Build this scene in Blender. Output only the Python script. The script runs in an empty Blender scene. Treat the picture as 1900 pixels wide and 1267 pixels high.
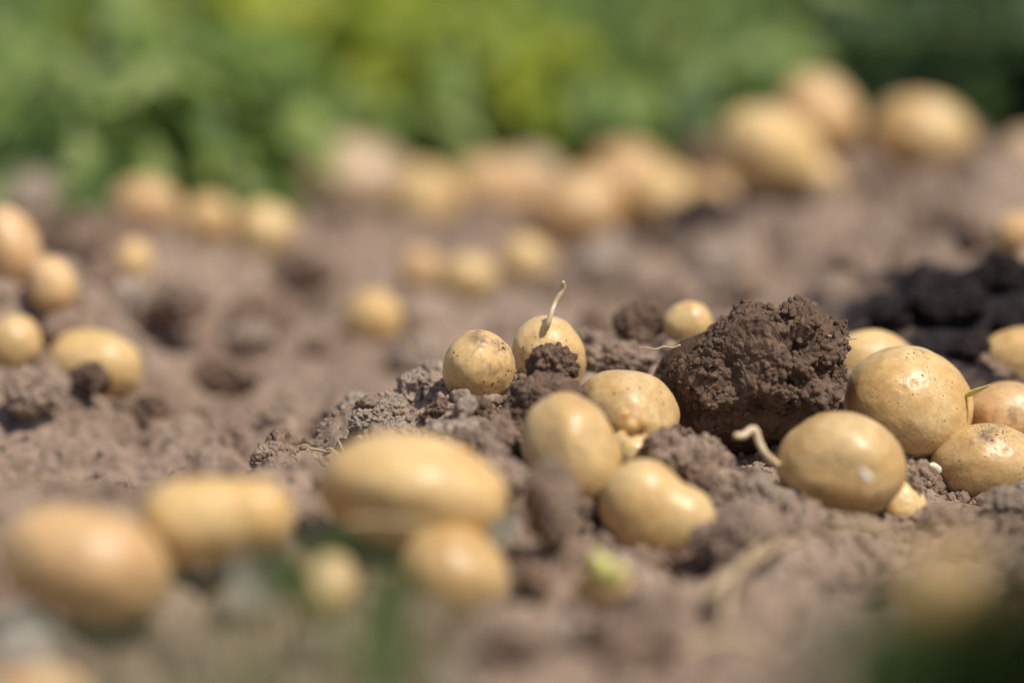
import bpy, bmesh, math, random
import numpy as np
from mathutils import Vector

random.seed(7)
rng = np.random.default_rng(11)
scene = bpy.context.scene
COL = scene.collection

# ------------------------------------------------------------------ camera
H = 0.50                                   # lens height above the mound, metres
LENS, SENSOR = 135.0, 36.0
F = 1900 * LENS / SENSOR                   # focal length in photo pixels
PITCH = math.atan((633.5 + 950) / F)
FOCUS = 2.10
RIGHT = np.array([1.0, 0, 0])
FWD = np.array([0, math.cos(PITCH), -math.sin(PITCH)])
UP = np.array([0, math.sin(PITCH), math.cos(PITCH)])
CAM = np.array([0, 0, H])


def at(px, py, d):
    """world point seen at photo pixel px, py at depth d"""
    return CAM + d * (FWD + (px - 950) / F * RIGHT - (py - 633.5) / F * UP)


cd = bpy.data.cameras.new('camera')
cam = bpy.data.objects.new('camera', cd)
COL.objects.link(cam)
cam.location = CAM
cam.rotation_euler = (math.pi / 2 - PITCH, 0, 0)
cd.lens, cd.sensor_width = LENS, SENSOR
cd.clip_start, cd.clip_end = 0.05, 500
cd.dof.use_dof = True
cd.dof.focus_distance = FOCUS
cd.dof.aperture_fstop = 1.4
cd.dof.aperture_blades = 9
scene.camera = cam

# ------------------------------------------------------------------ light
SUN = np.array([0.40, -0.30, 0.86])
SUN /= np.linalg.norm(SUN)
ld = bpy.data.lights.new('sun', 'SUN')
ld.energy = 4.2
ld.angle = math.radians(0.55)
ld.color = (1.0, 0.93, 0.83)
lo = bpy.data.objects.new('sun', ld)
COL.objects.link(lo)
lo.rotation_euler = Vector(SUN).to_track_quat('Z', 'Y').to_euler()

world = bpy.data.worlds.new('World')
scene.world = world
world.use_nodes = True
wn, wl = world.node_tree.nodes, world.node_tree.links
sky = wn.new('ShaderNodeTexSky')
sky.sky_type = 'NISHITA'
sky.sun_disc = False
sky.sun_elevation = math.asin(SUN[2])
sky.sun_rotation = math.atan2(SUN[0], SUN[1])
sky.dust_density = 2.0
bg = wn['Background']
bg.inputs[1].default_value = 0.10
wl.new(sky.outputs[0], bg.inputs[0])

scene.view_settings.view_transform = 'Standard'
scene.view_settings.look = 'None'
scene.view_settings.exposure = 0.0
scene.view_settings.gamma = 1.0
scene.render.engine = 'CYCLES'
scene.cycles.use_denoising = True
scene.cycles.max_bounces = 6
scene.cycles.diffuse_bounces = 3
scene.cycles.transmission_bounces = 4
scene.cycles.caustics_reflective = False
scene.cycles.caustics_refractive = False
scene.cycles.sample_clamp_indirect = 4.0

# ------------------------------------------------------------------ noise (numpy)


def _hash(ix, iy, iz, seed):
    with np.errstate(over='ignore'):
        h = (ix.astype(np.uint32) * np.uint32(374761393) + iy.astype(np.uint32) * np.uint32(668265263)
             + iz.astype(np.uint32) * np.uint32(2147483647) + np.uint32((seed * 974711 + 12345) & 0xffffffff))
        h = (h ^ (h >> np.uint32(13))) * np.uint32(1274126177)
        h = (h ^ (h >> np.uint32(16))) * np.uint32(2246822519)
        return h ^ (h >> np.uint32(15))


def vnoise(P, seed=0):
    """smooth value noise, -1..1"""
    P = P.astype(np.float32)
    i = np.floor(P).astype(np.int64)
    f = P - i
    f = f * f * f * (f * (f * 6 - 15) + 10)
    out = np.zeros(len(P), np.float32)
    for dx in (0, 1):
        wx = f[:, 0] if dx else 1 - f[:, 0]
        for dy in (0, 1):
            wy = f[:, 1] if dy else 1 - f[:, 1]
            for dz in (0, 1):
                wz = f[:, 2] if dz else 1 - f[:, 2]
                h = _hash(i[:, 0] + dx, i[:, 1] + dy, i[:, 2] + dz, seed)
                out += wx * wy * wz * ((h & np.uint32(0xffff)).astype(np.float32) / 32767.5 - 1)
    return out


def fbm(P, seed=0, octs=4, gain=0.5):
    a, s, out = 1.0, 1.0, 0
    for k in range(octs):
        out = out + a * vnoise(P * s + 17.3 * k, seed + k)
        a *= gain
        s *= 2.03
    return out


def crumb(P, seed=0):
    """a pile of rounded grains of unequal size: 0 in the gaps .. 1 on the largest grains"""
    P = P.astype(np.float32)
    i = np.floor(P).astype(np.int64)
    best = np.zeros(len(P), np.float32)
    for dx in (-1, 0, 1):
        for dy in (-1, 0, 1):
            for dz in (-1, 0, 1):
                cx, cy, cz = i[:, 0] + dx, i[:, 1] + dy, i[:, 2] + dz
                h = _hash(cx, cy, cz, seed)
                jx = (h & np.uint32(255)).astype(np.float32) / 255
                jy = ((h >> np.uint32(8)) & np.uint32(255)).astype(np.float32) / 255
                jz = ((h >> np.uint32(16)) & np.uint32(255)).astype(np.float32) / 255
                r = 0.45 + 0.5 * ((h >> np.uint32(24)) & np.uint32(255)).astype(np.float32) / 255
                d2 = (P[:, 0] - cx - jx) ** 2 + (P[:, 1] - cy - jy) ** 2 + (P[:, 2] - cz - jz) ** 2
                v = r * r - d2
                np.maximum(best, v, out=best)
    return np.sqrt(best) / 0.95

# ------------------------------------------------------------------ mesh helpers


def mesh_np(name, V, faces, smooth=True, mats=None):
    """V (n,3); faces (m,k) array of equal-sized faces"""
    me = bpy.data.meshes.new(name)
    V = np.ascontiguousarray(V, np.float32)
    faces = np.ascontiguousarray(faces, np.int32)
    m, k = faces.shape
    me.vertices.add(len(V))
    me.vertices.foreach_set('co', V.ravel())
    me.loops.add(m * k)
    me.loops.foreach_set('vertex_index', faces.ravel())
    me.polygons.add(m)
    me.polygons.foreach_set('loop_start', np.arange(0, m * k, k, dtype=np.int32))
    me.polygons.foreach_set('use_smooth', np.full(m, smooth))
    me.update(calc_edges=True)
    return me


def obj(name, me, mat, parent=None, loc=(0, 0, 0)):
    o = bpy.data.objects.new(name, me)
    COL.objects.link(o)
    o.location = loc
    if parent is not None:
        o.parent = parent
    if mat is not None and not me.materials:
        me.materials.append(mat)
    return o


def tag(o, label, cat, group=None, kind=None):
    if label:
        o['label'] = label
    if cat:
        o['category'] = cat
    if group:
        o['group'] = group
    if kind:
        o['kind'] = kind
    return o


def empty(name, loc):
    o = bpy.data.objects.new(name, None)
    COL.objects.link(o)
    o.location = loc
    o.empty_display_size = 0.02
    return o


_ico = {}


def ico(n):
    if n not in _ico:
        bm = bmesh.new()
        bmesh.ops.create_icosphere(bm, subdivisions=n, radius=1)
        bm.verts.ensure_lookup_table()
        V = np.array([v.co[:] for v in bm.verts], np.float32)
        Fc = np.array([[v.index for v in f.verts] for f in bm.faces], np.int32)
        bm.free()
        _ico[n] = (V, Fc)
    return _ico[n]


def tube(pts, radii, seg=10, sub=6, cap=True):
    """smooth tube through points; returns V, quads"""
    pts = np.array(pts, float)
    n = len(pts)
    t = np.linspace(0, n - 1, (n - 1) * sub + 1)
    ext = np.vstack([2 * pts[0] - pts[1], pts, 2 * pts[-1] - pts[-2]])
    P, Rr = [], []
    for u in t:
        i = min(int(u), n - 2)
        f = u - i
        p0, p1, p2, p3 = ext[i], ext[i + 1], ext[i + 2], ext[i + 3]
        P.append(0.5 * (2 * p1 + (p2 - p0) * f + (2 * p0 - 5 * p1 + 4 * p2 - p3) * f * f + (3 * p1 - p0 - 3 * p2 + p3) * f ** 3))
        Rr.append(radii[i] * (1 - f) + radii[i + 1] * f)
    P = np.array(P)
    T = np.gradient(P, axis=0)
    T /= np.linalg.norm(T, axis=1)[:, None] + 1e-12
    a = np.array([0.31, 0.84, 0.44])
    V = []
    for p, tt, r in zip(P, T, Rr):
        a = a - tt * np.dot(a, tt)
        a /= np.linalg.norm(a)
        b = np.cross(tt, a)
        for k in range(seg):
            w = 2 * math.pi * k / seg
            V.append(p + r * (math.cos(w) * a + math.sin(w) * b))
    m = len(P)
    Q = []
    for i in range(m - 1):
        for k in range(seg):
            k2 = (k + 1) % seg
            Q.append((i * seg + k, i * seg + k2, (i + 1) * seg + k2, (i + 1) * seg + k))
    if cap:
        for i0, c, rev in ((0, P[0] - T[0] * Rr[0] * 0.7, True), ((m - 1) * seg, P[-1] + T[-1] * Rr[-1] * 0.9, False)):
            ci = len(V)
            V.append(c)
            for k in range(0, seg, 2):
                q = (i0 + k, i0 + (k + 1) % seg, i0 + (k + 2) % seg, ci)
                Q.append(q[::-1] if rev else q)
    return np.array(V), np.array(Q)

# ------------------------------------------------------------------ materials


def new_mat(name):
    m = bpy.data.materials.new(name)
    m.use_nodes = True
    nt = m.node_tree
    return m, nt.nodes, nt.links, nt.nodes['Principled BSDF']


def nd(N, t, **kw):
    n = N.new(t)
    for k, v in kw.items():
        if k in n.inputs:
            n.inputs[k].default_value = v
        else:
            setattr(n, k, v)
    return n


def ramp(N, stops, interp='LINEAR'):
    r = N.new('ShaderNodeValToRGB')
    r.color_ramp.interpolation = interp
    e = r.color_ramp.elements
    while len(e) < len(stops):
        e.new(0.5)
    for el, (p, c) in zip(e, stops):
        el.position = p
        el.color = (*c, 1) if len(c) == 3 else c
    return r


def mixc(N, L, fac, a, b, blend='MIX'):
    m = N.new('ShaderNodeMix')
    m.data_type = 'RGBA'
    m.blend_type = blend
    for s, v in ((0, fac), (6, a), (7, b)):
        if isinstance(v, bpy.types.NodeSocket):
            L.new(v, m.inputs[s])
        elif s == 0:
            m.inputs[0].default_value = v
        else:
            m.inputs[s].default_value = (*v, 1)
    return m.outputs[2]


def soil_mat(name, dry, moist, moist_bias=0.5, world_pos=True, shade_spots=()):
    m, N, L, B = new_mat(name)
    tc = N.new('ShaderNodeTexCoord')
    if world_pos:
        co = tc.outputs['Object']
    else:
        oi = N.new('ShaderNodeObjectInfo')
        ad = nd(N, 'ShaderNodeVectorMath', operation='ADD')
        L.new(tc.outputs['Object'], ad.inputs[0])
        L.new(oi.outputs['Location'], ad.inputs[1])
        co = ad.outputs[0]
    n1 = nd(N, 'ShaderNodeTexNoise', Scale=14.0, Detail=5.0, Roughness=0.6)
    n2 = nd(N, 'ShaderNodeTexNoise', Scale=160.0, Detail=4.0, Roughness=0.65)
    n3 = nd(N, 'ShaderNodeTexNoise', Scale=900.0, Detail=3.0, Roughness=0.6)
    for n in (n1, n2, n3):
        L.new(co, n.inputs['Vector'])
    r1 = ramp(N, [(moist_bias - 0.16, (0, 0, 0)), (moist_bias + 0.16, (1, 1, 1))])
    L.new(n1.outputs[0], r1.inputs[0])
    c = mixc(N, L, r1.outputs[0], moist, dry)
    r2 = ramp(N, [(0.3, (0.62, 0.60, 0.58)), (0.7, (1.28, 1.27, 1.26))])
    L.new(n2.outputs[0], r2.inputs[0])
    c = mixc(N, L, 1.0, c, r2.outputs[0], 'MULTIPLY')
    r3 = ramp(N, [(0.3, (0.75, 0.74, 0.72)), (0.72, (1.2, 1.2, 1.2))])
    L.new(n3.outputs[0], r3.inputs[0])
    c = mixc(N, L, 1.0, c, r3.outputs[0], 'MULTIPLY')
    for (sx, sy, rx, ry, colr) in shade_spots:        # shade painted as near-black ellipses over the dark soil
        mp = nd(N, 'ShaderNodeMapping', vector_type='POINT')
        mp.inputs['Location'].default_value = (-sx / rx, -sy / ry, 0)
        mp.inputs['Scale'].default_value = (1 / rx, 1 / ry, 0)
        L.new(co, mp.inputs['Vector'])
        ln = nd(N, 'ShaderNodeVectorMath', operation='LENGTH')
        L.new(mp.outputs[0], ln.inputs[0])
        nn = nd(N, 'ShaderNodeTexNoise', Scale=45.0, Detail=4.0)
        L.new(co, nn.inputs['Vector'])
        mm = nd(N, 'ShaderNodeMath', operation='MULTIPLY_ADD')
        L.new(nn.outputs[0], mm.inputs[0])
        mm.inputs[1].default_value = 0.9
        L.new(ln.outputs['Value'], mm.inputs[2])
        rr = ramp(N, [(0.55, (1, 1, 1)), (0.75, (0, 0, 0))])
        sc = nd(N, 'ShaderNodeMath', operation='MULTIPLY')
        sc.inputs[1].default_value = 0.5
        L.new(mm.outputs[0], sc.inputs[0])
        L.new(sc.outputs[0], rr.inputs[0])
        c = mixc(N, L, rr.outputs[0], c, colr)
    L.new(c, B.inputs['Base Color'])
    B.inputs['Roughness'].default_value = 0.95
    B.inputs['Specular IOR Level'].default_value = 0.12
    b1 = nd(N, 'ShaderNodeBump', Strength=0.55, Distance=0.0012)
    L.new(n3.outputs[0], b1.inputs['Height'])
    b2 = nd(N, 'ShaderNodeBump', Strength=0.5, Distance=0.004)
    L.new(n2.outputs[0], b2.inputs['Height'])
    L.new(b1.outputs[0], b2.inputs['Normal'])
    L.new(b2.outputs[0], B.inputs['Normal'])
    return m


def potato_mat(name, skin=(0.725, 0.54, 0.275), warm=(0.65, 0.435, 0.19), dirt=0.25, shift=0.0):
    m, N, L, B = new_mat(name)
    tc = N.new('ShaderNodeTexCoord')
    oi = N.new('ShaderNodeObjectInfo')
    sc = nd(N, 'ShaderNodeVectorMath', operation='SCALE')
    L.new(oi.outputs['Location'], sc.inputs[0])
    sc.inputs['Scale'].default_value = 9.0
    ad = nd(N, 'ShaderNodeVectorMath', operation='ADD')
    L.new(tc.outputs['Object'], ad.inputs[0])
    L.new(sc.outputs[0], ad.inputs[1])
    co = ad.outputs[0]
    big = nd(N, 'ShaderNodeTexNoise', Scale=28.0, Detail=3.0)
    mid = nd(N, 'ShaderNodeTexNoise', Scale=150.0, Detail=4.0, Roughness=0.65)
    fine = nd(N, 'ShaderNodeTexNoise', Scale=700.0, Detail=3.0)
    du = nd(N, 'ShaderNodeTexNoise', Scale=42.0, Detail=7.0, Roughness=0.72)
    for n in (big, mid, fine, du):
        L.new(co, n.inputs['Vector'])
    rb = ramp(N, [(0.42, (0, 0, 0)), (0.60, (1, 1, 1))])
    L.new(big.outputs[0], rb.inputs[0])
    c = mixc(N, L, rb.outputs[0], skin, warm)
    rm = ramp(N, [(0.35, (0.86, 0.83, 0.78)), (0.62, (1.06, 1.06, 1.06))])
    L.new(mid.outputs[0], rm.inputs[0])
    c = mixc(N, L, 1.0, c, rm.outputs[0], 'MULTIPLY')
    vo = nd(N, 'ShaderNodeTexVoronoi', Scale=260.0)          # lenticels
    L.new(co, vo.inputs['Vector'])
    rv = ramp(N, [(0.10, (1, 1, 1)), (0.20, (0, 0, 0))])
    L.new(vo.outputs['Distance'], rv.inputs[0])
    gate = ramp(N, [(0.46, (0, 0, 0)), (0.56, (0.8, 0.8, 0.8))])
    L.new(mid.outputs[0], gate.inputs[0])
    mg = nd(N, 'ShaderNodeMath', operation='MULTIPLY')
    L.new(rv.outputs[0], mg.inputs[0])
    L.new(gate.outputs[0], mg.inputs[1])
    c = mixc(N, L, mg.outputs[0], c, (0.16, 0.085, 0.04))
    tone = ramp(N, [(0.0, (0.86, 0.82, 0.78)), (0.35, (1.0, 1.0, 1.0)), (0.7, (1.03, 0.98, 0.90)), (1.0, (0.95, 0.93, 0.90))])
    L.new(oi.outputs['Random'], tone.inputs[0])
    c = mixc(N, L, 1.0, c, tone.outputs[0], 'MULTIPLY')
    scf = nd(N, 'ShaderNodeTexNoise', Scale=75.0, Detail=8.0, Roughness=0.78, Distortion=1.2)
    L.new(co, scf.inputs['Vector'])
    rs = ramp(N, [(0.54, (0, 0, 0)), (0.64, (0.6, 0.6, 0.6))])
    L.new(scf.outputs[0], rs.inputs[0])
    c = mixc(N, L, rs.outputs[0], c, (0.42, 0.26, 0.13))
    # soil dust clinging in patches
    t = 0.69 - 0.20 * dirt
    rd = ramp(N, [(t - 0.05, (0, 0, 0)), (t + 0.10, (0.9, 0.9, 0.9))])
    L.new(du.outputs[0], rd.inputs[0])
    c = mixc(N, L, rd.outputs[0], c, (0.17, 0.11, 0.075))
    L.new(c, B.inputs['Base Color'])
    rr = nd(N, 'ShaderNodeMath', operation='MULTIPLY_ADD')
    L.new(rd.outputs[0], rr.inputs[0])
    rr.inputs[1].default_value = 0.4
    rr.inputs[2].default_value = 0.37
    L.new(rr.outputs[0], B.inputs['Roughness'])
    B.inputs['Specular IOR Level'].default_value = 0.42
    B.inputs['Subsurface Weight'].default_value = 0.30
    B.inputs['Subsurface Radius'].default_value = (1.0, 0.45, 0.15)
    B.inputs['Subsurface Scale'].default_value = 0.006
    b1 = nd(N, 'ShaderNodeBump', Strength=0.10, Distance=0.0008)
    L.new(fine.outputs[0], b1.inputs['Height'])
    b2 = nd(N, 'ShaderNodeBump', Strength=0.24, Distance=0.002)
    L.new(mid.outputs[0], b2.inputs['Height'])
    L.new(b1.outputs[0], b2.inputs['Normal'])
    L.new(b2.outputs[0], B.inputs['Normal'])
    return m


def leaf_mat(name, stops, trans=0.45):
    m, N, L, B = new_mat(name)
    geo = N.new('ShaderNodeNewGeometry')
    tc = N.new('ShaderNodeTexCoord')
    r = ramp(N, stops)
    L.new(geo.outputs['Random Per Island'], r.inputs[0])
    no = nd(N, 'ShaderNodeTexNoise', Scale=60.0, Detail=4.0)
    L.new(tc.outputs['Object'], no.inputs['Vector'])
    rn = ramp(N, [(0.3, (0.8, 0.8, 0.8)), (0.7, (1.2, 1.2, 1.2))])
    L.new(no.outputs[0], rn.inputs[0])
    c = mixc(N, L, 1.0, r.outputs[0], rn.outputs[0], 'MULTIPLY')
    L.new(c, B.inputs['Base Color'])
    B.inputs['Roughness'].default_value = 0.5
    B.inputs['Specular IOR Level'].default_value = 0.35
    tr = N.new('ShaderNodeBsdfTranslucent')
    cy = mixc(N, L, 1.0, c, (1.30, 1.2, 0.6), 'MULTIPLY')
    L.new(cy, tr.inputs['Color'])
    mx = N.new('ShaderNodeMixShader')
    mx.inputs[0].default_value = trans
    L.new(B.outputs[0], mx.inputs[1])
    L.new(tr.outputs[0], mx.inputs[2])
    L.new(mx.outputs[0], N['Material Output'].inputs['Surface'])
    return m


def plain_mat(name, a, b, scale=200.0, rough=0.6, sss=0.0):
    m, N, L, B = new_mat(name)
    tc = N.new('ShaderNodeTexCoord')
    n = nd(N, 'ShaderNodeTexNoise', Scale=scale, Detail=4.0)
    L.new(tc.outputs['Object'], n.inputs['Vector'])
    r = ramp(N, [(0.35, a), (0.65, b)])
    L.new(n.outputs[0], r.inputs[0])
    L.new(r.outputs[0], B.inputs['Base Color'])
    B.inputs['Roughness'].default_value = rough
    if sss:
        B.inputs['Subsurface Weight'].default_value = sss
        B.inputs['Subsurface Scale'].default_value = 0.003
    bu = nd(N, 'ShaderNodeBump', Strength=0.3, Distance=0.0005)
    L.new(n.outputs[0], bu.inputs['Height'])
    L.new(bu.outputs[0], B.inputs['Normal'])
    return m


DRY = (0.375, 0.285, 0.222)
MOIST = (0.225, 0.158, 0.118)
DARK = (0.10, 0.064, 0.045)
painted_shade = at(1790, 575, 2.26)  # centre of the shade painted into the ground colour
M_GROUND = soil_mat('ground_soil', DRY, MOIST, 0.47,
                    shade_spots=[(painted_shade[0] + 0.085, painted_shade[1] + 0.02, 0.215, 0.15, (0.027, 0.023, 0.024))])
M_CLOD = soil_mat('clod_soil', DRY, MOIST, 0.50, False)
M_CRUST = soil_mat('pale_crust_soil', (0.40, 0.325, 0.265), (0.27, 0.205, 0.16), 0.45, False)
M_DARKCLOD = soil_mat('moist_soil', (0.20, 0.136, 0.099), (0.13, 0.086, 0.062), 0.5, False)
M_MID = soil_mat('brown_soil', (0.27, 0.19, 0.142), (0.17, 0.115, 0.083), 0.5, False)
M_MUD = soil_mat('mud_film', (0.16, 0.10, 0.068), (0.10, 0.062, 0.043), 0.5, False)
M_SHADE_SOIL = soil_mat('soil_painted_shade', (0.034, 0.028, 0.028), (0.022, 0.019, 0.019), 0.5, False)  # moist soil colour taken down to near black, shade painted in
M_POT = [potato_mat('potato_skin', dirt=0.2),
         potato_mat('potato_skin_dusty', (0.71, 0.52, 0.26), (0.64, 0.425, 0.19), dirt=0.5),
         potato_mat('potato_skin_orange', (0.68, 0.475, 0.255), (0.62, 0.40, 0.20), dirt=0.35),
         potato_mat('potato_skin_pale', (0.74, 0.56, 0.285), (0.69, 0.48, 0.215), dirt=0.1),
         potato_mat('potato_skin_earthy', (0.64, 0.49, 0.32), (0.58, 0.43, 0.29), dirt=0.5)]
M_SPROUT = plain_mat('sprout_flesh', (0.62, 0.47, 0.28), (0.74, 0.62, 0.42), 300, 0.5, 0.2)
M_WHITE = plain_mat('white_shoot', (0.70, 0.66, 0.50), (0.80, 0.77, 0.62), 300, 0.45, 0.2)
M_GREENSP = plain_mat('green_shoot', (0.50, 0.50, 0.13), (0.66, 0.62, 0.24), 200, 0.45, 0.2)
M_ROOT = plain_mat('dry_root', (0.42, 0.30, 0.18), (0.58, 0.45, 0.29), 300, 0.8)
M_STRAW = plain_mat('dry_straw', (0.42, 0.31, 0.17), (0.58, 0.46, 0.27), 150, 0.7)
M_STEM = plain_mat('green_stem', (0.10, 0.15, 0.045), (0.17, 0.20, 0.07), 80, 0.6)
M_LEAF = leaf_mat('potato_leaf', [(0.0, (0.06, 0.115, 0.030)), (0.35, (0.18, 0.275, 0.062)), (0.7, (0.30, 0.395, 0.11)), (1.0, (0.45, 0.53, 0.23))])
M_LEAFY = leaf_mat('yellowing_leaf', [(0.0, (0.22, 0.30, 0.028)), (0.5, (0.36, 0.42, 0.04)), (1.0, (0.48, 0.51, 0.065))], 0.5)
M_LEAFD_SHADE = leaf_mat('shaded_deep_green_leaf', [(0.0, (0.02, 0.04, 0.014)), (0.6, (0.035, 0.065, 0.02)), (1.0, (0.06, 0.10, 0.03))], 0.15)  # deep green darkened further, with shade put into the leaf colour
M_LEAFD_SHADE.node_tree.nodes['Principled BSDF'].inputs['Specular IOR Level'].default_value = 0.15
M_GRASS = leaf_mat('blade_leaf', [(0.0, (0.10, 0.20, 0.05)), (1.0, (0.16, 0.27, 0.075))], 0.35)
M_PALEGRASS = leaf_mat('pale_grass', [(0.0, (0.17, 0.21, 0.10)), (1.0, (0.26, 0.29, 0.15))], 0.3)
M_WITHER = plain_mat('withered_leaf', (0.26, 0.20, 0.12), (0.36, 0.28, 0.17), 60, 0.8)
M_PALELEAF = plain_mat('bleached_leaf', (0.42, 0.41, 0.33), (0.55, 0.53, 0.44), 90, 0.7)

# ------------------------------------------------------------------ potatoes: where they lie (photo pixel, semi-axes, depth)
GP = 'dug potatoes lying on the soil'
POT = [
    # px, py, rx, ry, depth, tilt, mat, ground?, label, extras
    dict(p=(891, 684), r=(67, 72), d=2.10, t=18, m=1, name='sharp', lab='round freckled potato in sharp focus at the left end of the mound'),
    dict(p=(1016, 662), r=(67, 77), d=2.135, t=-20, m=0, lab='potato with a thin white sprout standing up from its top', g=0.6),
    dict(p=(1277, 602), r=(48, 44), d=2.20, t=10, m=3, lab='tiny round potato behind the upper left of the big dark clod'),
    dict(p=(1166, 766), r=(97, 82), d=2.08, t=14, m=0, lab='potato with small yellow knobs behind the tall smooth upright potato', lob=[((0.25, -0.85, -0.25), .10, 9)]),
    dict(p=(1062, 842), r=(88, 118), d=2.01, t=-14, m=3, lab='tall smooth upright potato between the knobbly potato and the grey foreground clod'),
    dict(p=(1174, 842), r=(54, 44), d=2.05, t=20, m=3, lab='small potato mostly hidden between upright potato and lobed potato', g=0),
    dict(p=(1214, 946), r=(84, 84), d=1.985, t=0, balls=[((-24, 0, -18), 82), ((46, -8, 18), 66), ((24, -4, 44), 62), ((-28, 0, 26), 70)], m=3, lab='pale lobed potato with a swollen bump at its lower right'),
    dict(p=(1560, 866), r=(117, 101), d=2.035, t=8, m=0, lab='large round potato with a pale crooked sprout on its left side', lob=[((-.1, -.95, -.1), -.03, 12)]),
    dict(p=(1672, 940), r=(48, 54), d=2.06, t=-35, m=3, lab='small potato peeping out under the right side of the sprouted round potato', g=.6),
    dict(p=(1682, 752), r=(122, 112), d=2.13, t=24, m=0, lab='biggest potato right of the dark clod with a bright highlight on its shoulder'),
    dict(p=(1612, 672), r=(92, 60), d=2.20, t=8, m=0, lab='potato rising just behind the biggest potato beside the dark clod', g=.3),
    dict(p=(1828, 864), r=(102, 80), d=2.115, t=-6, m=1, lab='potato with dark soil specks on top beside the grey crumbly clod', lob=[((-.85, -.35, .15), .05, 14)]),
    dict(p=(1868, 772), r=(82, 64), d=2.15, t=0, m=2, lab='orange tinted potato with a greenish shoot at the right edge', g=.6),
    dict(p=(1893, 664), r=(76, 58), d=2.22, t=-10, m=0, lab='potato at the right edge in front of the soil with painted shade'),
    dict(p=(765, 912), r=(174, 106), d=1.885, t=10, m=0, lab='long oval potato out of focus in front of the pale crusty clods'),
    dict(p=(842, 1068), r=(106, 94), d=1.865, t=25, m=0, lab='blurred round potato below the long oval potato'),
    dict(p=(150, 1045), r=(162, 108), d=1.79, t=14, m=2, lab='large orange blurred potato at the lower left corner of the field'),
    dict(p=(395, 958), r=(120, 76), d=1.83, t=0, balls=[((-66, 0, 12), 84), ((-20, 0, 8), 82), ((30, 0, 6), 74), ((80, 0, -2), 70)], m=3, lab='blurred bean shaped potato with two humps behind the lower left orange one'),
    dict(p=(600, 1100), r=(56, 80), d=1.785, t=22, m=3, lab='small slim blurred potato beside the green blade leaf'),
    dict(p=(1120, 1086), r=(54, 40), d=1.86, t=-5, m=3, lab='small blurred potato with a green shoot tip in the foreground soil'),
    dict(p=(75, 1300), r=(100, 60), d=1.66, t=5, m=2, lab='orange potato cut off by the lower edge at the left'),
    dict(p=(1745, 1095), r=(92, 98), d=1.42, t=0, m=0, lab='heavily blurred tan potato closest to the lens at lower right'),
    # behind the mound
    dict(p=(695, 590), r=(54, 55), d=2.48, t=0, m=3, lab='lone round blurred potato on the bare slope left of the sprouting one'),
    dict(p=(868, 517), r=(56, 46), d=2.60, t=0, m=3, lab='blurred potato in the middle of the three in the hollow behind the mound'),
    dict(p=(780, 503), r=(42, 44), d=2.64, t=0, m=2, lab='dull blurred potato leftmost of the three in the hollow behind the mound'),
    dict(p=(975, 487), r=(52, 48), d=2.66, t=30, m=0, lab='yellow blurred potato rightmost of the three in the hollow behind the mound'),
    dict(p=(18, 462), r=(56, 82), d=2.36, t=-16, m=2, lab='large upright orange potato at the left edge below the leaves'),
    dict(p=(97, 528), r=(48, 56), d=2.33, t=-20, m=2, lab='smaller orange potato leaning on the large upright one at the left edge', g=.8),
    dict(p=(28, 638), r=(52, 56), d=2.29, t=0, m=0, lab='tan potato at the left edge beside the arched yellow potato'),
    dict(p=(180, 676), r=(92, 64), d=2.30, t=12, m=3, lab='arched yellow potato with a dark clod leaning on its front at the left'),
    dict(p=(268, 388), r=(68, 60), d=2.66, t=0, m=2, lab='reddish tan potato under the leaves at the upper left'),
    dict(p=(385, 408), r=(48, 44), d=2.72, t=0, m=0, lab='small blurred potato between the reddish tan one and the pale one'),
    dict(p=(490, 432), r=(58, 54), d=2.66, t=0, m=3, lab='pale blurred potato below the leaves left of the earthy heap'),
    dict(p=(246, 486), r=(36, 42), d=2.52, t=15, m=3, lab='small pale potato half sunk in the slope below the reddish tan one'),
    dict(p=(650, 345), r=(108, 78), d=2.92, t=4, m=4, lab='largest earthy brown potato heaped against the green leaves'),
    dict(p=(792, 375), r=(60, 68), d=2.88, t=-28, m=0, lab='yellow potato leaning on the right of the largest earthy brown one'),
    dict(p=(915, 352), r=(78, 58), d=2.92, t=0, m=2, lab='tan blurred potato in the far row under the centre of the leaves'),
    dict(p=(985, 335), r=(50, 50), d=2.98, t=0, m=4, lab='dull potato tucked behind the tan one in the centre of the far row', g=.7),
    dict(p=(1072, 395), r=(80, 68), d=2.84, t=-25, m=2, lab='tan potato lying forward of the far row in its middle'),
    dict(p=(1175, 338), r=(80, 62), d=2.90, t=25, m=2, lab='far tan potato left behind the long yellow potato', g=.7),
    dict(p=(1235, 375), r=(78, 60), d=2.86, t=30, m=3, lab='yellow potato in the far row between two tan ones'),
    dict(p=(1325, 374), r=(52, 46), d=2.84, t=0, m=0, lab='small potato at the right end of the far tan cluster'),
    dict(p=(1425, 276), r=(100, 78), d=2.74, t=20, m=3, lab='yellow potato at the front of the pair under the leaves at upper right'),
    dict(p=(1515, 222), r=(78, 86), d=2.80, t=-35, m=2, lab='orange brown potato at the back of the upper right pair', g=0),
    dict(p=(1520, 330), r=(46, 34), d=2.73, t=10, m=0, lab='small potato tucked under the upper right pair'),
    dict(p=(1712, 248), r=(98, 74), d=2.76, t=14, m=0, lab='single large tan potato on the slope at the far upper right'),
    dict(p=(1900, 292), r=(44, 52), d=2.76, t=0, m=4, lab='earthy potato cut by the right edge high on the slope'),
    dict(p=(1890, 440), r=(54, 46), d=2.40, t=0, m=2, lab='orange potato at the right edge just above the soil with painted shade'),
    dict(p=(1912, 506), r=(42, 48), d=2.36, t=0, m=4, lab='shaded potato resting on the soil with painted shade at the right edge'),
]

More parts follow.
